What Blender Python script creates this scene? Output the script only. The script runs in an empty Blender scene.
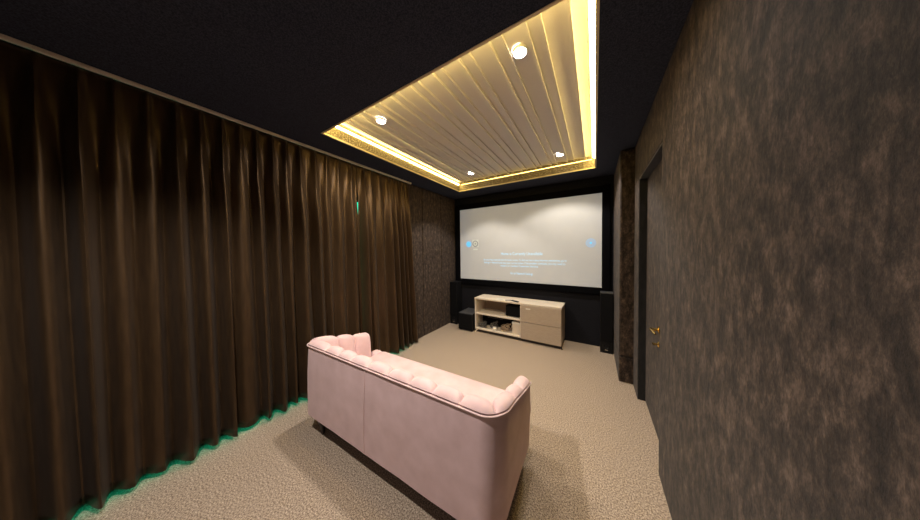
import bpy, bmesh, math, random
from mathutils import Vector, Matrix, noise
random.seed(7)
PI = math.pi
scene = bpy.context.scene
COL = scene.collection

# ------------------------------------------------------------------ materials
def mat(name, color=(.5, .5, .5), rough=.6, metal=0, sheen=0, spec=.5, emit=None, estr=0):
    m = bpy.data.materials.new(name); m.use_nodes = True
    b = m.node_tree.nodes['Principled BSDF']
    b.inputs['Base Color'].default_value = (*color, 1)
    b.inputs['Roughness'].default_value = rough
    b.inputs['Metallic'].default_value = metal
    b.inputs['Sheen Weight'].default_value = sheen
    b.inputs['Specular IOR Level'].default_value = spec
    if emit:
        b.inputs['Emission Color'].default_value = (*emit, 1)
        b.inputs['Emission Strength'].default_value = estr
    return m

def textured(m, stops, scale=20, detail=4, stretch=(1, 1, 1), bump=0, bump_scale=None, rough=.5, dist=.01, distort=0):
    """object-space noise drives the colour through a ramp, and a bump"""
    nt = m.node_tree; N = nt.nodes; L = nt.links; b = N['Principled BSDF']
    tc = N.new('ShaderNodeTexCoord'); mp = N.new('ShaderNodeMapping'); mp.inputs['Scale'].default_value = stretch
    L.new(tc.outputs['Object'], mp.inputs['Vector'])
    nz = N.new('ShaderNodeTexNoise'); nz.inputs['Scale'].default_value = scale; nz.inputs['Detail'].default_value = detail
    nz.inputs['Roughness'].default_value = rough; nz.inputs['Distortion'].default_value = distort
    L.new(mp.outputs[0], nz.inputs['Vector'])
    cr = N.new('ShaderNodeValToRGB'); e = cr.color_ramp.elements
    e[0].position, e[0].color = stops[0][0], (*stops[0][1], 1)
    e[1].position, e[1].color = stops[-1][0], (*stops[-1][1], 1)
    for p, c in stops[1:-1]:
        k = e.new(p); k.color = (*c, 1)
    L.new(nz.outputs['Fac'], cr.inputs['Fac']); L.new(cr.outputs['Color'], b.inputs['Base Color'])
    if bump:
        n2 = nz
        if bump_scale:
            n2 = N.new('ShaderNodeTexNoise'); n2.inputs['Scale'].default_value = bump_scale; n2.inputs['Detail'].default_value = 3
            L.new(mp.outputs[0], n2.inputs['Vector'])
        bp = N.new('ShaderNodeBump'); bp.inputs['Strength'].default_value = bump; bp.inputs['Distance'].default_value = dist
        L.new(n2.outputs['Fac'], bp.inputs['Height']); L.new(bp.outputs['Normal'], b.inputs['Normal'])
    return m

M = {}
M['carpet'] = textured(mat('carpet', rough=.95, sheen=.15, spec=.1),
    [(.40, (.12, .085, .060)), (.5, (.335, .258, .195)), (.60, (.66, .53, .415))], scale=120, detail=6, rough=.8, bump=.15, dist=.004)
M['ceiling_black'] = textured(mat('ceiling_black', rough=.9, spec=.12),
    [(.35, (.019, .022, .034)), (.65, (.050, .055, .078))], scale=160, detail=3, bump=.3, dist=.002)
M['front_fabric'] = textured(mat('front_fabric', rough=.95, spec=.08),
    [(.3, (.008, .008, .011)), (.7, (.018, .018, .023))], scale=90, bump=.3, dist=.002)
M['frame_velvet'] = mat('frame_velvet', (.003, .003, .004), .95, spec=.05)
M['velvet'] = textured(mat('crushed_velvet', rough=.7, sheen=.06, spec=.2),
    [(.37, (.007, .0045, .0035)), (.47, (.029, .019, .014)), (.55, (.066, .044, .032)), (.67, (.165, .112, .083))],
    scale=24, detail=10, stretch=(1, 1, .5), rough=.82, bump=.5, dist=.008, distort=0)
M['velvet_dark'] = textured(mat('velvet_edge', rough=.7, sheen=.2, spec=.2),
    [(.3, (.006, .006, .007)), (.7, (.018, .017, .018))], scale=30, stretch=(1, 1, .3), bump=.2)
M['curtain'] = textured(mat('curtain_satin', rough=.42, sheen=.03, spec=.6),
    [(.3, (.021, .0118, .0058)), (.7, (.038, .022, .0105))], scale=60, detail=3, stretch=(1, 1, .12), bump=.12, dist=.002)
M['curtain'].node_tree.nodes['Principled BSDF'].inputs['Specular Tint'].default_value = (1, .66, .42, 1)
M['pink'] = textured(mat('pink_velvet', rough=.75, sheen=.45, spec=.2),
    [(.3, (.60, .41, .41)), (.7, (.70, .50, .51))], scale=9, detail=6, bump=.15, bump_scale=260, dist=.001)
M['pink'].node_tree.nodes['Principled BSDF'].inputs['Sheen Tint'].default_value = (1, .8, .78, 1)
M['pink_piping'] = mat('pink_piping', (.68, .48, .47), .6, sheen=.3)
M['black_wood'] = mat('black_wood', (.012, .010, .010), .35)
M['board'] = mat('ceiling_board', (.74, .70, .66), .55, spec=.3)
M['gold_paper'] = textured(mat('gold_wallpaper', rough=.5, metal=.15, spec=.5),
    [(.38, (.09, .066, .036)), (.5, (.20, .155, .09)), (.63, (.42, .35, .22))], scale=75, detail=4, stretch=(1, 1, 1), bump=.3, dist=.002)
M['gold_lip'] = mat('gold_lip', (.75, .62, .38), .35, metal=.2)
M['led'] = mat('led_diffuser', (1, .9, .7), .5, emit=(1.0, .75, .24), estr=24)
M['led_soft'] = mat('led_diffuser_soft', (1, .9, .7), .5, emit=(1.0, .70, .18), estr=7)
M['lamp'] = mat('lamp_lens', (1, 1, 1), .4, emit=(1, .93, .80), estr=14)
M['white_ring'] = mat('white_ring', (.8, .78, .72), .35)
M['rail'] = mat('curtain_rail', (.80, .70, .56), .4)
M['screen'] = textured(mat('screen_fabric', rough=.85, spec=.15),
    [(.3, (.39, .385, .37)), (.7, (.415, .41, .395))], scale=4)
_b = M['screen'].node_tree.nodes['Principled BSDF']
_b.inputs['Emission Color'].default_value = (.84, .84, .84, 1); _b.inputs['Emission Strength'].default_value = .15
M['txt_blue'] = mat('projected_text', (.34, .50, .62), .8, emit=(.45, .74, 1), estr=.50)
M['txt_icon'] = mat('projected_icon', (.15, .5, .8), .8, emit=(.10, .55, .95), estr=.45)
M['txt_pale'] = mat('projected_pale', (.52, .54, .50), .8, emit=(.8, .85, .75), estr=.17)
M['txt_halo'] = mat('projected_halo', (.33, .42, .55), .8, emit=(.50, .72, 1), estr=.20)
M['txt_grey'] = mat('projected_grey', (.26, .27, .28), .8, emit=(.5, .5, .5), estr=.10)
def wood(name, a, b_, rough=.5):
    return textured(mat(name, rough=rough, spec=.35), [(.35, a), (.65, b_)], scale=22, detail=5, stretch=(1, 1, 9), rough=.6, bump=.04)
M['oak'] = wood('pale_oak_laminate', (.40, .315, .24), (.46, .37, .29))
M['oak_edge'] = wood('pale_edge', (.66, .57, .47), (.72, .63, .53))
M['oak_shaded'] = wood('shaded_inner_board', (.27, .20, .145), (.31, .235, .17))  # shade inside the cabinet put into a darker oak colour
M['dark_plinth'] = mat('dark_plinth', (.03, .022, .018), .6)
M['black_gloss'] = mat('black_gloss', (.006, .006, .007), .5, spec=.25)
M['black_matt'] = mat('black_matt', (.004, .004, .005), .8, spec=.15)
M['grey_top'] = mat('grey_top', (.065, .065, .07), .35)
M['chrome'] = mat('chrome', (.7, .7, .7), .25, metal=1)
M['gold'] = mat('gold_metal', (.85, .60, .20), .22, metal=1)
M['white_plastic'] = mat('white_plastic', (.72, .68, .62), .5)
M['tan_cable'] = mat('tan_cable', (.45, .33, .23), .6)
M['grey_cable'] = mat('grey_cable', (.11, .105, .10), .5)
M['window_lit'] = mat('green_lit_glass', (.02, .25, .15), .4, emit=(.01, .62, .36), estr=1.6)
M['plaster'] = mat('dark_plaster', (.05, .045, .04), .9)

# ------------------------------------------------------------------ helpers
def obj(name, bm, m=None, parent=None, smooth=False, bevel=0, seg=2):
    me = bpy.data.meshes.new(name)
    bmesh.ops.recalc_face_normals(bm, faces=bm.faces)
    bm.to_mesh(me); bm.free()
    if smooth:
        for p in me.polygons: p.use_smooth = True
        me.set_sharp_from_angle(angle=math.radians(48))
    o = bpy.data.objects.new(name, me); COL.objects.link(o)
    if m: me.materials.append(M[m] if isinstance(m, str) else m)
    if parent: o.parent = parent
    if bevel:
        b = o.modifiers.new('bevel', 'BEVEL'); b.width = bevel; b.segments = seg; b.limit_method = 'ANGLE'; b.angle_limit = .6
    return o

def box(bm, x0, x1, y0, y1, z0, z1):
    vs = [bm.verts.new(p) for p in [(x0,y0,z0),(x1,y0,z0),(x1,y1,z0),(x0,y1,z0),(x0,y0,z1),(x1,y0,z1),(x1,y1,z1),(x0,y1,z1)]]
    for f in [(0,3,2,1),(4,5,6,7),(0,1,5,4),(1,2,6,5),(2,3,7,6),(3,0,4,7)]:
        bm.faces.new([vs[i] for i in f])
    return vs

def boxes(*bs):
    bm = bmesh.new()
    for b in bs: box(bm, *b)
    return bm

def tube(bm, pts, r, n=8, closed=False, cap=True):
    pts = [Vector(p) for p in pts]; rings = []
    up = Vector((0, 0, 1)); N = len(pts)
    for i, p in enumerate(pts):
        a = pts[(i-1) % N] if (closed or i) else p; c = pts[(i+1) % N] if (closed or i < N-1) else p
        t = (c-a).normalized()
        u = up if abs(t.dot(up)) < .95 else Vector((1, 0, 0))
        s = t.cross(u).normalized(); w = s.cross(t)
        rr = r[i] if isinstance(r, (list, tuple)) else r
        rings.append([bm.verts.new(p + s*math.cos(2*PI*k/n)*rr + w*math.sin(2*PI*k/n)*rr) for k in range(n)])
    for i in range(N if closed else N-1):
        A, B = rings[i], rings[(i+1) % N]
        for k in range(n): bm.faces.new([A[k], A[(k+1) % n], B[(k+1) % n], B[k]])
    if cap and not closed:
        bm.faces.new(rings[0]); bm.faces.new(rings[-1][::-1])

def lathe(bm, prof, n=24, center=(0, 0, 0), axis='z'):
    rings = []
    for r, z in prof:
        ring = []
        for k in range(n):
            a = 2*PI*k/n; p = (r*math.cos(a), r*math.sin(a), z)
            if axis == 'y': p = (p[0], z, p[1])
            if axis == 'x': p = (z, p[0], p[1])
            ring.append(bm.verts.new((p[0]+center[0], p[1]+center[1], p[2]+center[2])))
        rings.append(ring)
    for A, B in zip(rings, rings[1:]):
        for k in range(n): bm.faces.new([A[k], A[(k+1) % n], B[(k+1) % n], B[k]])
    bm.faces.new(rings[0]); bm.faces.new(rings[-1])

def thing(name, label, cat, loc=(0, 0, 0), rz=0, group=None):
    o = bpy.data.objects.new(name, None); COL.objects.link(o)
    o.empty_display_size = .1
    o.location = loc; o.rotation_euler = (0, 0, rz)
    return tag(o, label, cat, group)

def tag(o, label, cat, group=None):
    o['label'] = label; o['category'] = cat
    if group: o['group'] = group
    return o

def struct(name, bm, m, parent=None, **k):
    o = obj(name, bm, m, parent, **k); o['kind'] = 'structure'
    return o

def place(bm_obj, loc, rz=0):
    bm_obj.location = loc; bm_obj.rotation_euler = (0, 0, rz); return bm_obj

# ------------------------------------------------------------------ dimensions (metres)
W, D, H = 2.946, 3.869, 2.598       # right wall, front wall, ceiling height; left wall at x = 0
BACK = -2.2
TX0, TX1, TY0, TY1 = .414, 2.579, 1.056, 3.402   # ceiling recess
TOPZ = 2.70                                       # top of the gold fascia
BZ = 2.765                                        # height of the slatted panelling

# ------------------------------------------------------------------ room
struct('floor', boxes((-.25, W+.3, BACK-.1, D+.1, -.08, 0)), 'carpet')
struct('wall_front', boxes((-.25, W+.3, D, D+.1, 0, 2.9)), 'front_fabric')
struct('wall_back', boxes((-.25, W+.3, BACK-.1, BACK, 0, 2.9)), 'plaster')
WY0, WY1, WZ = -.95, 2.38, 2.2
wl = struct('wall_left', boxes((-.12, -.03, BACK, WY0, 0, H), (-.12, -.03, WY1, D, 0, H), (-.12, -.03, WY0, WY1, WZ, H)), 'plaster')
win = struct('window_1', boxes((-.118, -.10, WY0+.06, WY1-.06, .05, WZ-.05)), 'window_lit')
wf = bmesh.new()
for b in [(-.12, -.05, WY0, WY1, 0, .05), (-.12, -.05, WY0, WY1, WZ-.05, WZ)]: box(wf, *b)
for k in range(4):
    y = WY0 + (WY1-WY0-.06)*k/3; box(wf, -.12, -.05, y, y+.06, .05, WZ-.05)
struct('window_frame', wf, 'black_matt', win)
# upholstered panels: left wall beside the curtain, and behind the curtain's far end
for i, (a, b) in enumerate([(BACK, WY0), (WY1, 2.841), (2.841, 3.370), (3.370, D)]):
    struct('wall_panel', boxes((-.03, 0, a+.004, b-.004, 0, H)), 'velvet', wl, bevel=.012, seg=3)

# right wall with the recessed door
DY0, DY1, DZ = 1.855, 2.70, 2.19
wr = struct('wall_right', boxes((W+.03, W+.13, BACK, DY0-.0, 0, H), (W+.03, W+.13, DY1, D, 0, H), (W+.03, W+.13, DY0, DY1, DZ, H)), 'plaster')
lp = bmesh.new()
for xx in (W, W+.03):
    lp.faces.new([lp.verts.new((xx, y, z)) for y, z in [(BACK, 0), (DY0, 0), (DY0, DZ+.004), (2.95, DZ+.004), (2.95, H), (BACK, H)]])
lp.verts.ensure_lookup_table()
for k in range(6): lp.faces.new([lp.verts[k], lp.verts[(k+1) % 6], lp.verts[6+(k+1) % 6], lp.verts[6+k]])
struct('wall_panel', lp, 'velvet', wr, bevel=.006)
struct('wall_panel', boxes((W, W+.03, DY1, 2.95, 0, DZ)), 'velvet', wr, bevel=.006)
PX = 2.816
struct('wall_pillar', boxes((PX, W+.03, 2.95, D, .292, H)), 'velvet', wr, bevel=.02, seg=4)
struct('pillar_skirting', boxes((PX, W+.03, 2.95, D, 0, .286)), 'velvet', wr, bevel=.012, seg=3)
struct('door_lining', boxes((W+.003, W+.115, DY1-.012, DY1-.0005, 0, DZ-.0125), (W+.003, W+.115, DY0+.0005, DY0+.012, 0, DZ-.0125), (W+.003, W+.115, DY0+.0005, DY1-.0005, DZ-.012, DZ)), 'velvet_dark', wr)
door = struct('door_1', boxes((W+.062, W+.105, DY0+.014, DY1-.014, .008, DZ-.014)), 'velvet', bevel=.004)
# lever handle and thumb turn
hb = bmesh.new(); hx = W+.062; hy = 2.19; hz = .868
lathe(hb, [(.026, hx), (.026, hx-.006), (.012, hx-.010), (.010, hx-.045), (.009, hx-.055)], 20, (0, hy, hz), 'x')
tube(hb, [(hx-.048, hy+.005, hz), (hx-.052, hy-.04, hz+.002), (hx-.050, hy-.08, hz+.004), (hx-.046, hy-.125, hz+.001)], [.011, .010, .009, .007], 10)
h = obj('door_handle', hb, 'gold', door, smooth=True); h['label'] = 'gold lever handle'
hb = bmesh.new()
lathe(hb, [(.022, hx), (.022, hx-.005), (.014, hx-.010), (.009, hx-.012), (.009, hx-.026)], 20, (0, hy, hz-.115), 'x')
box(hb, hx-.040, hx-.024, hy-.018, hy+.018, hz-.120, hz-.110)
h = obj('door_lock', hb, 'gold', door, smooth=False); h['label'] = 'gold thumb turn'

# ------------------------------------------------------------------ ceiling with lit recess
G = .06     # ledge pocket behind the fascia
cl = struct('ceiling', boxes((-.25, TX0-.012, BACK-.1, D+.1, H, H+.10), (TX1+.012, W+.3, BACK-.1, D+.1, H, H+.10),
                             (TX0-.012, TX1+.012, BACK-.1, TY0-.012, H, H+.10), (TX0-.012, TX1+.012, TY1+.012, D+.1, H, H+.10)), 'ceiling_black')
struct('ceiling_slab', boxes((-.25, W+.3, BACK-.1, D+.1, 2.80, 2.9)), 'plaster', cl)
for i, b in enumerate([(TX0-.012, TX0, TY0-.012, TY1+.012), (TX1, TX1+.012, TY0-.012, TY1+.012), (TX0, TX1, TY0-.012, TY0), (TX0, TX1, TY1, TY1+.012)]):
    t = struct('trim_%d' % (i+1), boxes((*b, H+.012, BZ+.01)), 'gold_paper')
    lp = bmesh.new(); e = .004
    box(lp, b[0]-(e if i != 0 else 0), b[1]+(e if i != 1 else 0), b[2]-(e if i == 3 else 0), b[3]+(e if i == 2 else 0), H-.003, H+.0115)
    struct('lip_moulding', lp, 'gold_lip', t)
# slatted panelling: shallow saw-tooth flutes running towards the screen
edges = []
x = TX1
k = 0
lines = []
for k in range(-1, 12):
    r = 2.326 - .2176*k
    lines += [r-.0, r-.078]
lines = sorted(v for v in lines if TX0+.02 < v < TX1-.02)
lines = [TX0] + lines + [TX1]
prof = []
for a, b in zip(lines, lines[1:]):
    dp = .021 if b-a > .1 else .017
    for j in range(9):
        u = j/8
        prof.append((a + (b-a)*u, BZ - dp*(u**3) - (.004 if u > .93 else 0)))
pm = bmesh.new()
rows = []
for y in (TY0, TY1):
    rows.append([pm.verts.new((px, y, pz)) for px, pz in prof])
    rows.append([pm.verts.new((px, y, 2.795)) for px, pz in prof])
for i in range(len(prof)-1):
    pm.faces.new([rows[0][i], rows[0][i+1], rows[2][i+1], rows[2][i]])
pm.faces.new([rows[1][0], rows[1][-1], rows[3][-1], rows[3][0]])
struct('ceiling_panelling', pm, 'board', cl)

def led(x0, x1, y0, y1, side, soft=False):
    """corner profile: triangular section running along one edge of the recess"""
    s = {'L': .018, 'F': .006, 'R': .032, 'N': .040}[side]; hh = {'L': .014, 'F': .005, 'R': .032, 'N': .025}[side]; z1 = {'L': 2.722, 'F': 2.718, 'R': 2.735, 'N': 2.705}[side]; bm = bmesh.new()
    if side in 'LR':
        xw = x0; d = s if side == 'L' else -s
        sec = [(xw, z1), (xw+d, z1), (xw, z1-hh)]
        A = [bm.verts.new((a, y0, b)) for a, b in sec]; B = [bm.verts.new((a, y1, b)) for a, b in sec]
    else:
        d = s if side == 'N' else -s
        sec = [(y0, z1), (y0+d, z1), (y0, z1-hh)]
        A = [bm.verts.new((x0, a, b)) for a, b in sec]; B = [bm.verts.new((x1, a, b)) for a, b in sec]
    for i in range(3): bm.faces.new([A[i], A[(i+1) % 3], B[(i+1) % 3], B[i]])
    bm.faces.new(A); bm.faces.new(B[::-1])
    return bm
LEDL = [('L', (TX0+.001, 0, TY0+.03, TY1-.03), 'warm white light strip along the curtain side of the ceiling recess', 0),
        ('R', (TX1-.001, 0, TY0+.03, TY1-.03), 'warm white light strip along the door side of the ceiling recess', 0),
        ('F', (TX0+.04, TX1-.04, TY1-.001, 0), 'yellow light strip along the screen side of the ceiling recess', 1),
        ('N', (TX0+.04, TX1-.04, TY0+.001, 0), 'warm light strip hidden along the near side of the ceiling recess', 1)]
for side, b, lab, soft in LEDL:
    o = obj('light_strip', led(*b, side, soft), 'led_soft' if side == 'F' else 'led')
    tag(o, lab, 'light strip', 'light strips round the ceiling recess')

def downlight(x, y, z, label, power, half, blend, col=(1, .93, .85), r=.043):
    t = thing('ceiling_downlight', label, 'ceiling light', (x, y, z), 0, 'recessed ceiling downlights')
    bm = bmesh.new()
    n = 32; prof = [(r+.002, .016), (r+.003, -.001), (r, -.003), (r-.003, -.003), (r-.004, .004)]
    rings = [[bm.verts.new((q*math.cos(2*PI*k/n), q*math.sin(2*PI*k/n), zz)) for k in range(n)] for q, zz in prof]
    for A, B in zip(rings, rings[1:]):
        for k in range(n): bm.faces.new([A[k], A[(k+1) % n], B[(k+1) % n], B[k]])
    obj('trim_ring', bm, 'white_ring', t, smooth=True)
    bm = bmesh.new(); lathe(bm, [(r-.0042, -.002), (r-.0042, .002)], 28)
    obj('lamp_lens', bm, 'lamp', t)
    L = bpy.data.lights.new('downlight_lamp', 'SPOT'); L.energy = power; L.color = col
    L.spot_size = 2*math.radians(half); L.spot_blend = blend; L.shadow_soft_size = .03
    lo = bpy.data.objects.new('downlight_lamp', L); COL.objects.link(lo); lo.parent = t; lo.location = (0, 0, -.03)
    return t
LZ = BZ-.0200
downlight(.817, 1.381, LZ, 'round white downlight in ceiling recess, nearest the curtain and the viewer', 60, 76, .95)
downlight(2.167, 1.371, LZ, 'large bright round downlight in ceiling recess, nearest the viewer on the door side', 45, 76, .95)
downlight(.857, 3.062, LZ, 'small round downlight in ceiling recess near the far left corner', 56, 53, .35)
downlight(2.181, 3.092, LZ, 'small round downlight in ceiling recess near the far right corner', 58, 61, .3)
downlight(1.38, .10, H-.006, 'downlight in the black ceiling above the space behind the sofa', 122, 66, .6)
downlight(1.9, -1.1, H-.006, 'added unseen fill downlight in the black ceiling nearest the back wall', 12, 62, .6)  # fill lamp added out of view, mainly for the near right wall

# ------------------------------------------------------------------ projector screen
scr = thing('projector_screen', 'large white projection screen with black frame on the dark front wall', 'projector screen', (1.405, D, .83))
def sc(x, z): return (x-1.405, z-.83)       # wall coordinates to screen coordinates
SX0, SX1, SZ0, SZ1 = .141, 2.669, .917, 2.349
a0, c0 = sc(SX0, SZ0); a1, c1 = sc(SX1, SZ1)
obj('screen_surface', boxes((a0-.01, a1+.01, -.022, -.006, c0-.01, c1+.01)), 'screen', scr)
fb = bmesh.new(); fw = .105
box(fb, a0-fw, a0, -.045, -.001, c0-fw, c1+fw); box(fb, a1, a1+fw, -.045, -.001, c0-fw, c1+fw)
box(fb, a0, a1, -.045, -.001, c0-fw, c0); box(fb, a0, a1, -.045, -.001, c1, c1+fw)
obj('screen_frame', fb, 'frame_velvet', scr, bevel=.006)
def text(body, cx, cz, size, width, m='txt_blue', name='screen_text'):
    cu = bpy.data.curves.new(name, 'FONT'); cu.body = body; cu.size = size; cu.align_x = 'CENTER'; cu.align_y = 'CENTER'; cu.extrude = .0006; cu.space_line = 1.0
    cu.offset = 0
    to = bpy.data.objects.new(name, cu); COL.objects.link(to)
    bpy.context.view_layer.update()
    me = bpy.data.meshes.new_from_object(to.evaluated_get(bpy.context.evaluated_depsgraph_get()))
    bpy.data.objects.remove(to)
    xs = [v.co.x for v in me.vertices]; s = width/(max(xs)-min(xs))
    for v in me.vertices: v.co.x *= s
    o = bpy.data.objects.new(name, me); COL.objects.link(o); me.materials.clear(); me.materials.append(M[m]); o.parent = scr
    x, z = sc(cx, cz); o.location = (x, -.0235, z); o.rotation_euler = (PI/2, 0, 0)
    return o
text('Home is Currently Unavailable', 1.43, 1.432, .075, .76)
text('An error has occurred with the home screen. To find out more about internet connectivity, go to', 1.435, 1.318, .052, 1.50)
text('Settings > Network and view your current status. If the problem continues, you may need to', 1.43, 1.262, .052, 1.47)
text('restart or contact Customer Service.', 1.39, 1.208, .052, .70)
text('Go to Network Settings', 1.44, 1.073, .062, .41)
def disc(cx, cz, r, m, name, y=-.023, hole=0):
    bm = bmesh.new(); x, z = sc(cx, cz); n = 28
    if hole:
        A = [bm.verts.new((x+r*math.cos(2*PI*k/n), y, z+r*math.sin(2*PI*k/n))) for k in range(n)]
        B = [bm.verts.new((x+hole*math.cos(2*PI*k/n), y, z+hole*math.sin(2*PI*k/n))) for k in range(n)]
        for k in range(n): bm.faces.new([A[k], A[(k+1) % n], B[(k+1) % n], B[k]])
    else:
        lathe(bm, [(r, y), (r, y+.0008)], n, (x, 0, z), 'y')
    return obj(name, bm, m, scr)
disc(.345, 1.632, .075, 'txt_halo', 'blue_icon')
disc(.345, 1.632, .052, 'txt_icon', 'icon_symbol', -.0242)
x, z = sc(.50, 1.645)
obj('icon_tile', boxes((x-.072, x+.072, -.0236, -.0228, z-.075, z+.075)), 'txt_pale', scr, bevel=.0003)
disc(.50, 1.638, .066, 'txt_grey', 'icon_ring', -.0242, .044)
disc(.50, 1.638, .018, 'txt_grey', 'icon_dot', -.0242)
obj('icon_caption', boxes((x-.05, x+.05, -.0236, -.0228, z-.135, z-.105)), 'txt_pale', scr)
disc(2.525, 1.60, .072, 'txt_halo', 'round_icon')
disc(2.525, 1.60, .016, 'txt_icon', 'icon_dot', -.0242)

# ------------------------------------------------------------------ loudspeakers
def tower(name, x0, x1, y0, y1, h, label, topmat):
    w = x1-x0; dpt = y1-y0
    t = thing(name, label, 'loudspeaker', ((x0+x1)/2, (y0+y1)/2, 0), 0, 'tower loudspeakers either side of the screen')
    obj('speaker_body', boxes((-w/2, w/2, -dpt/2+.012, dpt/2, .012, h-.012)), 'black_gloss', t, bevel=.004)
    obj('speaker_grille', boxes((-w/2+.004, w/2-.004, -dpt/2, -dpt/2+.011, .165, h-.02)), 'black_matt', t, bevel=.003)
    obj('top_plate', boxes((-w/2, w/2, -dpt/2+.004, dpt/2, h-.011, h)), topmat, t, bevel=.002)
    obj('base_plate', boxes((-w/2-.0, w/2+.0, -dpt/2+.004, dpt/2, 0, .011)), 'black_matt', t)
    bm = bmesh.new(); n = 28
    rings = [[bm.verts.new((q*math.cos(2*PI*k/n), yy-dpt/2, .10+q*math.sin(2*PI*k/n))) for k in range(n)] for q, yy in [(.040, .012), (.040, .006), (.034, .004), (.028, .011)]]
    for A, B in zip(rings, rings[1:]):
        for k in range(n): bm.faces.new([A[k], A[(k+1) % n], B[(k+1) % n], B[k]])
    bm.faces.new(rings[-1])
    obj('bass_port', bm, 'black_gloss', t, smooth=True)
    p = obj('name_badge', boxes((-.018, .018, -dpt/2+.009, -dpt/2+.0125, .038, .046)), 'chrome', t); p['label'] = 'small silver badge'
tower('tower_speaker', 2.650, 2.806, 3.665, 3.82, .873, 'tall black tower speaker at the right of the screen by the pillar', 'grey_top')
tower('tower_speaker', .012, .175, 3.625, 3.82, .862, 'tall black tower speaker in the far left corner', 'black_gloss')
sub = thing('subwoofer', 'low black cube subwoofer on the carpet left of the media cabinet', 'subwoofer', (.505, 3.60, 0))
obj('subwoofer_body', boxes((-.150, .150, -.188, .19, .02, .318)), 'black_gloss', sub, bevel=.008, seg=3)
obj('top_panel', boxes((-.148, .148, -.186, .188, .3185, .331)), 'grey_top', sub, bevel=.004)
obj('front_grille', boxes((-.142, .142, -.198, -.1885, .03, .31)), 'black_matt', sub, bevel=.003)
for sx in (-.12, .12):
    for sy in (-.15, .15):
        bm = bmesh.new(); lathe(bm, [(.016, 0), (.018, .0195)], 12, (sx, sy, 0)); obj('foot', bm, 'black_matt', sub)

# ------------------------------------------------------------------ media cabinet
CX, CY, CW, CD, CH, CZ = .679, 3.472, 1.478, .372, .634, .055
mc = thing('media_cabinet', 'low pale wood media cabinet with open shelves and two drawers under the screen', 'cabinet', (CX, CY, 0), -.011)
t_ = .024; XD = .862
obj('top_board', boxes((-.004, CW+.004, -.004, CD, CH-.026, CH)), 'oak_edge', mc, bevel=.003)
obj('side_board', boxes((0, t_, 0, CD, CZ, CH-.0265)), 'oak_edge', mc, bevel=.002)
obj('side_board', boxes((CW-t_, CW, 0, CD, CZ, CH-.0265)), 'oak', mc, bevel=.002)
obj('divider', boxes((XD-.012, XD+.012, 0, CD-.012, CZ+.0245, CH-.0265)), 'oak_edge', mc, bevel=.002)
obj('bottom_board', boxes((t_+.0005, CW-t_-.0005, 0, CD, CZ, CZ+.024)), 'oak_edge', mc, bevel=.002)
obj('back_board', boxes((t_+.0005, CW-t_-.0005, CD-.0115, CD, CZ+.0245, CH-.0265)), 'oak_shaded', mc)
obj('shelf', boxes((t_+.0005, XD-.0125, .004, CD-.012, .333, .358)), 'oak_edge', mc, bevel=.002)
zm = (CZ + CH-.026)/2
for j, (z0, z1) in enumerate([(CZ+.002, zm-.004), (zm+.004, CH-.030)]):
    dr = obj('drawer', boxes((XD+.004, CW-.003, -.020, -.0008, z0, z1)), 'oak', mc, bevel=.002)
    if j: 
        st = obj('sticker', boxes((1.627-CX, 1.700-CX, -.0215, -.0202, .545, .566)), 'white_plastic', dr)
obj('plinth', boxes((.05, CW-.02, .03, CD-.03, .0, CZ-.0005)), 'dark_plinth', mc)
for fx, s in ((.012, -1), (CW-.05, 1)):
    bm = bmesh.new(); tube(bm, [(fx+.03, .02, CZ), (fx+.03 + s*.032, -.004, 0.004)], [.014, .009], 10)
    obj('foot', bm, 'oak_edge' if s < 0 else 'dark_plinth', mc, smooth=True)

# things on and in the cabinet
def remote(x, y, z, rz, L, w, m, label):
    t = thing('remote_control', label, 'remote control', (x, y, z), rz)
    obj('remote_body', boxes((-L/2, L/2, -w/2, w/2, 0, .014)), m, t, bevel=.005, seg=3)
    bb = bmesh.new()
    for k in range(5): box(bb, -L/2+.025+k*L*.16, -L/2+.036+k*L*.16, -w*.25, w*.25, .0141, .0165)
    obj('buttons', bb, 'grey_cable', t); return t
remote(1.425, 3.515, CH, -.45, .155, .042, 'black_gloss', 'black remote control lying on the cabinet top')
remote(1.305, 3.515, CH, .5, .10, .035, 'chrome', 'small silver remote control on the cabinet top')
bm = bmesh.new(); box(bm, -.055, .055, -.035, .035, 0, .006)
nt_ = place(obj('paper_note', bm, 'white_plastic', bevel=.001), (1.13, 3.56, CH), .3); tag(nt_, 'folded white paper note on the cabinet top', 'paper')
bm = bmesh.new(); box(bm, -.024, .024, -.018, .018, 0, .014)
nt_ = place(obj('adapter_plug', bm, 'white_plastic', bevel=.003), (1.215, 3.52, CH), .6); tag(nt_, 'tiny white plug lying between the paper and the silver remote', 'plug')
t = thing('media_player', 'black box media player on the upper open shelf', 'media player', (1.378, 3.64, .358), -.02)
obj('player_body', boxes((-.125, .125, -.10, .10, .008, .19)), 'black_matt', t, bevel=.006)
obj('front_panel', boxes((-.118, .118, -.106, -.1005, .016, .182)), 'black_matt', t, bevel=.002)
for sx in (-.1, .1):
    bm = bmesh.new(); lathe(bm, [(.012, 0), (.012, .0078)], 12, (sx, -.07, 0)); obj('foot', bm, 'black_matt', t)

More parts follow.
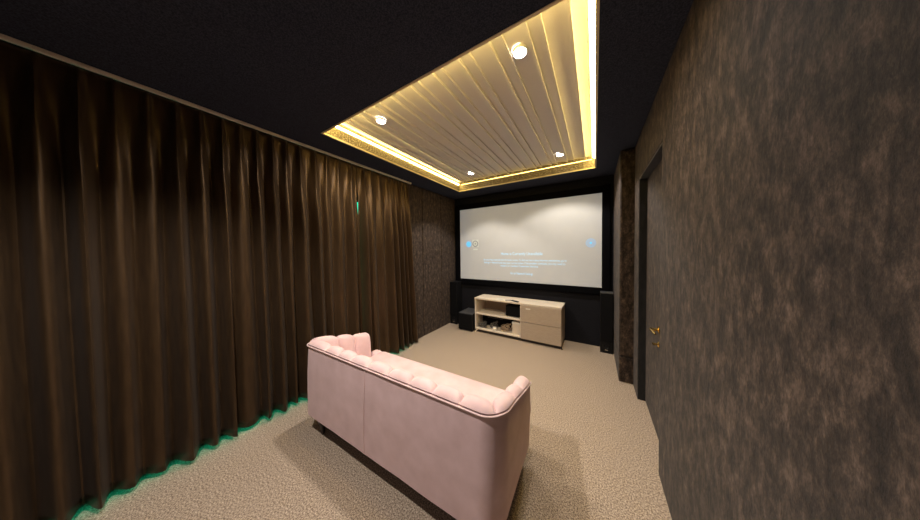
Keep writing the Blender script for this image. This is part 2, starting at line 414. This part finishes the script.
def coil(name, x, y, z, R, turns, r, m, label, seed, sq=.6, lift=.05):
    rnd = random.Random(seed); pts = []; n = 26*turns
    for i in range(n):
        a = 2*PI*i/26; q = R*(.72+.28*math.sin(i*.37+seed)) 
        pts.append((q*math.cos(a), q*sq*math.sin(a), r + lift*(.5+.5*math.sin(i*.29+seed*2))*(.4+.6*abs(math.cos(a*.5)))))
    bm = bmesh.new(); tube(bm, pts, r, 8)
    o = obj(name, bm, m, smooth=True); place(o, (x, y, z)); return tag(o, label, 'cable')
SZ = CZ+.024
coil('coiled_cable', 1.235, 3.60, SZ, .10, 6, .006, 'tan_cable', 'coiled light brown cable on the bottom shelf beside the white box', 3, .7, .12)
coil('coiled_cable', .80, 3.56, SZ, .085, 6, .006, 'grey_cable', 'tangled dark cable at the left end of the bottom shelf', 5, .7, .10)
coil('coiled_cable', 1.00, 3.62, SZ, .075, 5, .0055, 'grey_cable', 'tangled dark cable behind the white adapter on the bottom shelf', 9, .7, .12)
t = thing('amplifier', 'wide black amplifier at the back of the bottom shelf behind the cables', 'amplifier', (1.03, 3.755, SZ), -.011)
obj('amplifier_body', boxes((-.31, .31, -.05, .05, 0, .19)), 'black_matt', t, bevel=.008, seg=3)
obj('front_light_bar', boxes((-.2, .1, -.0525, -.0505, .145, .155)), 'grey_top', t)
bm = bmesh.new(); box(bm, -.035, .035, -.025, .025, 0, .06)
tag(place(obj('power_adapter', bm, 'white_plastic', bevel=.012, seg=3), (1.055, 3.515, SZ), .2), 'small white power adapter on the bottom shelf between the cables', 'power adapter')
t = thing('white_box', 'upright cream box on the bottom shelf against the divider', 'box', (1.445, 3.57, SZ), -.02)
obj('box_body', boxes((-.068, .068, -.06, .06, 0, .175)), 'oak_edge', t, bevel=.004)
obj('box_lid', boxes((-.070, .070, -.062, .062, .1755, .205)), 'white_plastic', t, bevel=.004)

# ------------------------------------------------------------------ sofa
SW, SDp = 1.727, .56
sofa = thing('sofa', 'blush pink velvet two-seat sofa with channel tufting, seen from behind', 'sofa', (.490, .842, 0), math.radians(1.6))
RL, RR = .06, .11
def path():
    P = []    # (x, y, nx, ny, s) outer line and inward normal, from left arm front round the back to right arm front
    s = 0
    def add(x, y, nx, ny):
        nonlocal s
        if P: s += math.hypot(x-P[-1][0], y-P[-1][1])
        P.append((x, y, nx, ny, s))
    n = 110
    for i in range(n): add(0, SDp-(SDp-RL)*i/n, 1, 0)
    for i in range(20):
        a = PI + PI/2*i/20; add(RL+RL*math.cos(a), RL+RL*math.sin(a), -math.cos(a), -math.sin(a))
    n = 330
    for i in range(n): add(RL+(SW-RL-RR)*i/n, 0, 0, 1)
    for i in range(30):
        a = 1.5*PI + PI/2*i/30; add(SW-RR+RR*math.cos(a), RR+RR*math.sin(a), -math.cos(a), -math.sin(a))
    n = 110
    for i in range(n+1): add(SW, RR+(SDp-RR)*i/n, -1, 0)
    return P
PATH = path()
def height(y):
    u = max(0, min(1, (y-.05)/(SDp-.05)))
    return .765 - .120*(u*u*(3-2*u)*.5+u*.5)
T = .135
S0 = SDp-RL; S1 = S0+RL*PI/2; S2 = S1+SW-RL-RR; S3 = S2+RR*PI/2
SEAMS = [0, SDp-.395, SDp-.24, S0+RL*PI/4] + [S1+v-RL for v in (.297, .462, .618, .795, .985, 1.165, 1.335, 1.508)] + [S2+RR*PI/4, S3+.24-RR, S3+.395-RR, S3+SDp-RR]
def chan(s):
    for a, b in zip(SEAMS, SEAMS[1:]):
        if a <= s <= b+1e-6:
            u = min(1, abs(2*(s-a)/(b-a)-1)); c = (1-u**3)**.55
            return c if a > 0 and b < SEAMS[-1]-.001 else (c if (a == 0) == (s > (a+b)/2) else 1)
    return 1
def offs(pt, t):
    x, y, nx, ny, s = pt
    X, Y = x+nx*t, y+ny*t
    if t > 0: X = min(max(X, t), SW-t); Y = max(Y, t)
    return X, Y
# outer upholstered shell
bm = bmesh.new(); rings = []
NZ = 10
for pt in PATH:
    zt = height(pt[1])-.040; ring = []
    for j in range(NZ+1):
        u = j/NZ; z = .160 + (zt-.160)*u
        bulge = -.006*math.sin(PI*u)
        X, Y = pt[0]+pt[2]*(bulge + (.028 if pt[0] < SW/2 else .008)*(1-u)), pt[1]+pt[3]*(bulge - .020*(1-u))
        w = noise.noise(Vector((X*5, Y*5, z*4)))*.003
        ring.append(bm.verts.new((X+pt[2]*w, Y+pt[3]*w, z)))
    X, Y = offs(pt, .05); ring.append(bm.verts.new((X, Y, zt))); ring.append(bm.verts.new((X, Y, .160)))
    rings.append(ring)
for A, B in zip(rings, rings[1:]):
    for j in range(len(A)): bm.faces.new([A[j], A[(j+1) % len(A)], B[(j+1) % len(A)], B[j]])
bm.faces.new(rings[0]); bm.faces.new(rings[-1][::-1])
obj('outer_shell', bm, 'pink', sofa, smooth=True)
# tufted channels over the top and the inside
bm = bmesh.new(); rings = []
NP = len(PATH)
for i, pt in enumerate(PATH):
    Ht = height(pt[1]); c = chan(pt[4])
    e = min(1, (PATH[i][4])/.045, (PATH[-1][4]-pt[4])/.045); e = math.sqrt(max(0, 1-(1-e)**2))   # rounded arm ends
    dip = (1-c)
    prof = [(.004, -.040), (-.006+.008*dip, -.026), (.004+.008*dip, -.010), (.020, -.001), (.040, .005), (.058, .001), (.072, -.012), (.082, -.035), (.092, -.10), (.100, -.22), (.105, -.33), (.050, -.33)]
    ring = []
    for q, (t, z) in enumerate(prof):
        if 1 <= q <= 10:
            k = .034*dip
            z -= k*(0, .15, .6, .95, 1, .95, .8, .4, 0, 0, 0)[q]
            t -= k*(0, 0, 0, 0, 0, .3, .6, .9, .9, .9, .9)[q]
        if e < 1 and 1 <= q <= 10:
            zc, tc = -.06, .045
            if q < 9: z = zc + (z-zc)*(.55+.45*e) if z > zc else z
            t = tc + (t-tc)*(.75+.25*e)
        X, Y = offs(pt, t)
        ring.append(bm.verts.new((X, Y, Ht+z)))
    rings.append(ring)
for A, B in zip(rings, rings[1:]):
    for j in range(len(A)): bm.faces.new([A[j], A[(j+1) % len(A)], B[(j+1) % len(A)], B[j]])
bm.faces.new(rings[0]); bm.faces.new(rings[-1][::-1])
obj('channel_backrest', bm, 'pink', sofa, smooth=True)
# piping below the channels
bm = bmesh.new()
pp = [(pt[0]-pt[2]*.0075, pt[1]-pt[3]*.0075, height(pt[1])-.039) for pt in PATH]
tube(bm, pp, .0050, 8); obj('piping', bm, 'pink_piping', sofa, smooth=True)
# seam down the back
bm = bmesh.new(); sx = .780
tube(bm, [(sx, -.020*(1-u) - .006*math.sin(PI*u) - .0022, .162+(height(0)-.045-.162)*u) for u in [k/14 for k in range(15)]], .0032, 6)
obj('back_seam', bm, 'pink_piping', sofa, smooth=True)
# base rail, seat cushion
def rbox(x0, x1, y0, y1, z0, z1, r, crown=0, n=14):
    bm = bmesh.new(); box(bm, x0, x1, y0, y1, z0, z1)
    bmesh.ops.subdivide_edges(bm, edges=bm.edges[:], cuts=n, use_grid_fill=True)
    cx, cy, cz = (x0+x1)/2, (y0+y1)/2, (z0+z1)/2; hx, hy, hz = (x1-x0)/2, (y1-y0)/2, (z1-z0)/2
    for v in bm.verts:
        d = Vector((v.co.x-cx, v.co.y-cy, v.co.z-cz))
        # spread verts towards the edges for a clean rounding
        for a, hh in ((0, hx), (1, hy), (2, hz)):
            u = d[a]/hh; d[a] = hh*math.copysign(abs(u)**.8, u)
        q = Vector((max(-hx+r, min(hx-r, d.x)), max(-hy+r, min(hy-r, d.y)), max(-hz+r, min(hz-r, d.z))))
        e = d-q
        if e.length > 1e-6: d = q+e.normalized()*min(r, e.length if (abs(e.x) > 0)+(abs(e.y) > 0)+(abs(e.z) > 0) < 2 else r)
        if d.z > 0: d.z += crown*math.cos(d.x/hx*PI/2)*math.cos(d.y/hy*PI/2)
        v.co = Vector((cx, cy, cz))+d
    return bm
obj('base_rail', rbox(.06, SW-.06, .055, .66, .160, .285, .03), 'pink', sofa, smooth=True)
obj('base_front', rbox(.024, SW-.024, SDp+.006, .672, .160, .285, .04), 'pink', sofa, smooth=True)
seat = obj('seat_cushion', rbox(.108, SW-.108, .108, .690, .287, .425, .04, .006, 20), 'pink', sofa, smooth=True)
for a, b in ((.014, .13), (SW-.13, SW-.014)):
    obj('cushion_wing', rbox(a, b, SDp+.014, .688, .287, .422, .04, .003), 'pink', sofa, smooth=True)
for lx, ly in ((.165, .036), (SW-.15, .036), (.13, .60), (SW-.13, .60)):
    bm = bmesh.new(); lathe(bm, [(.011, 0), (.014, .012), (.019, .07), (.032, .098), (.036, .125), (.032, .1595)], 20, (lx, ly, 0))
    obj('leg', bm, 'black_wood', sofa, smooth=True)
obj('dust_cover', boxes((.07, SW-.07, .07, .64, .150, .1595)), 'black_matt', sofa)

# ------------------------------------------------------------------ curtains and rail
rail = thing('curtain_rail', 'thin pale curtain rail on the black ceiling above the brown curtains', 'curtain rail', (.05, .835, 2.572))
obj('rail_bar', boxes((-.012, .012, -1.685, 1.685, 0, .022)), 'rail', rail, bevel=.003)
for y in (-1.687, 1.687):
    bm = bmesh.new(); box(bm, -.014, .014, y-.008, y+.008, -.002, .024); obj('end_cap', bm, 'rail', rail, bevel=.003)

def curtain(y0, y1, folds, ztop, zbot, edge0, edge1, seed, label):
    """folds: positions of the crests; the cloth is a grid z by y, pinch-pleated at the top"""
    f = sorted(folds)
    NYs, NZs = int((y1-y0)/.0065), 44
    rnd = random.Random(seed)
    amp = [rnd.uniform(.5, 1.25) for _ in range(len(f)+2)]
    drift = [rnd.uniform(-.035, .035) for _ in range(len(f)+2)]
    bm = bmesh.new(); g = []
    for j in range(NZs+1):
        v = j/NZs; vv = v**1.25       # 0 at the top
        z = ztop + (zbot-ztop)*vv
        row = []
        for i in range(NYs+1):
            u = i/NYs
            # the free edges swing away from the gap lower down or at mid height
            ya = y0 + edge0(vv); yb = y1 + edge1(vv)
            y = ya + (yb-ya)*u
            yr = y0 + (y1-y0)*u
            # phase from the crest list
            k = 0
            while k < len(f) and yr > f[k]: k += 1
            a = f[k-1] if k > 0 else f[0]-.13; b = f[k] if k < len(f) else f[-1]+.13
            w = (yr-a)/max(1e-4, b-a)
            c = .5+.5*math.cos(2*PI*w)
            A = amp[k]*(1-w)+amp[min(k+1, len(amp)-1)]*w if 0 <= w <= 1 else amp[k]
            pinch = c**5
            soft = c**.8
            m_ = min(1, vv*4.5); m_ = m_*m_*(3-2*m_)
            body = (1-m_)*pinch + m_*soft
            depth = .030 + .055*min(1, vv*3) + .012*vv
            x = .038 + A*depth*body
            x += .008*noise.noise(Vector((yr*9, vv*2.2, seed)))*min(1, vv*5)
            ed = min(1, u/.08, (1-u)/.08)
            y += ed*(drift[k]*vv*math.sin(PI*w) + .014*noise.noise(Vector((yr*3, vv*1.6, seed+7)))*vv)
            # header tape: slight gathers
            if vv < .03: x = .046 + .016*pinch
            zz = z + (.010*noise.noise(Vector((yr*4, 0, seed+3))) - .018*(c-.5))*(vv > .98)
            row.append(bm.verts.new((x, y, zz)))
        g.append(row)
    for A, B in zip(g, g[1:]):
        for i in range(NYs): bm.faces.new([A[i], A[i+1], B[i+1], B[i]])
    t = thing('curtain', label, 'curtain', (0, (y0+y1)/2, zbot), 0, 'brown curtains on the left wall')
    for v in bm.verts: v.co -= Vector(t.location)
    o = obj('curtain_cloth', bm, 'curtain', t, smooth=True)
    s = o.modifiers.new('solid', 'SOLIDIFY'); s.thickness = .002
    # hooks between the tape and the rail
    hb = bmesh.new(); tube(hb, [(.052, 0, -.03), (.058, 0, -.006), (.050, 0, .0085)], .0022, 6)
    hook = obj('curtain_hook', hb, 'rail', t, smooth=True)
    for i, q in enumerate(f):
        hk = hook if i == 0 else hook.copy()
        if i: COL.objects.link(hk)
        hk.location = (0, q-t.location.y, ztop-t.location.z)
    return t
fA = [-.78, -.65, -.53, -.41, -.29, -.17, -.06, .05, .16, .27, .38, .49, .59, .69, .792, .896, 1.002, 1.137, 1.261, 1.385, 1.528]
fB = [1.686, 1.801, 1.932, 2.068, 2.165, 2.255, 2.345, 2.43]
gap = lambda v: math.exp(-((v-.17)/.07)**2)
curtain(-.84, 1.612, fA, 2.562, .045, lambda v: 0, lambda v: .002-.009*gap(v)+.03*max(0, v-.4), 1, 'long dark brown pleated curtain nearest the viewer, behind the sofa')
curtain(1.618, 2.50, fB, 2.562, .030, lambda v: .006+.008*gap(v)+.03*max(0, v-.4), lambda v: .02*min(1, v*8)+.11*v*v, 2, 'dark brown pleated curtain hanging beside the velvet wall panels')

# ------------------------------------------------------------------ world, camera, view
w = bpy.data.worlds.new('world'); scene.world = w; w.use_nodes = True
w.node_tree.nodes['Background'].inputs[0].default_value = (.5, .45, .4, 1); w.node_tree.nodes['Background'].inputs[1].default_value = .02
F, PXc, PYc = 215.108, 465.874, 255.785
cam = bpy.data.cameras.new('camera'); co = bpy.data.objects.new('camera', cam); COL.objects.link(co)
cam.sensor_fit = 'HORIZONTAL'; cam.sensor_width = 36; cam.lens = F/920*36; cam.clip_start = .02
cam.shift_x = -(PXc-460)/920; cam.shift_y = (PYc-260)/920
yaw, pitch, roll = math.radians(30.895), math.radians(-1.365), math.radians(-.58)
fwd = Vector((-math.sin(yaw), math.cos(yaw), 0)); rgt = Vector((math.cos(yaw), math.sin(yaw), 0)); up = Vector((0, 0, 1))
f2 = fwd*math.cos(pitch) + up*math.sin(pitch); u2 = -fwd*math.sin(pitch) + up*math.cos(pitch)
r3 = rgt*math.cos(roll) + u2*math.sin(roll); u3 = -rgt*math.sin(roll) + u2*math.cos(roll)
m = Matrix((r3, u3, -f2)).transposed().to_4x4(); m.translation = Vector((2.575, 0, 1.5))
co.matrix_world = m
scene.camera = co
scene.view_settings.view_transform = 'Standard'; scene.view_settings.look = 'None'
scene.view_settings.exposure = .35; scene.view_settings.gamma = 1; scene.view_settings.use_curve_mapping = False
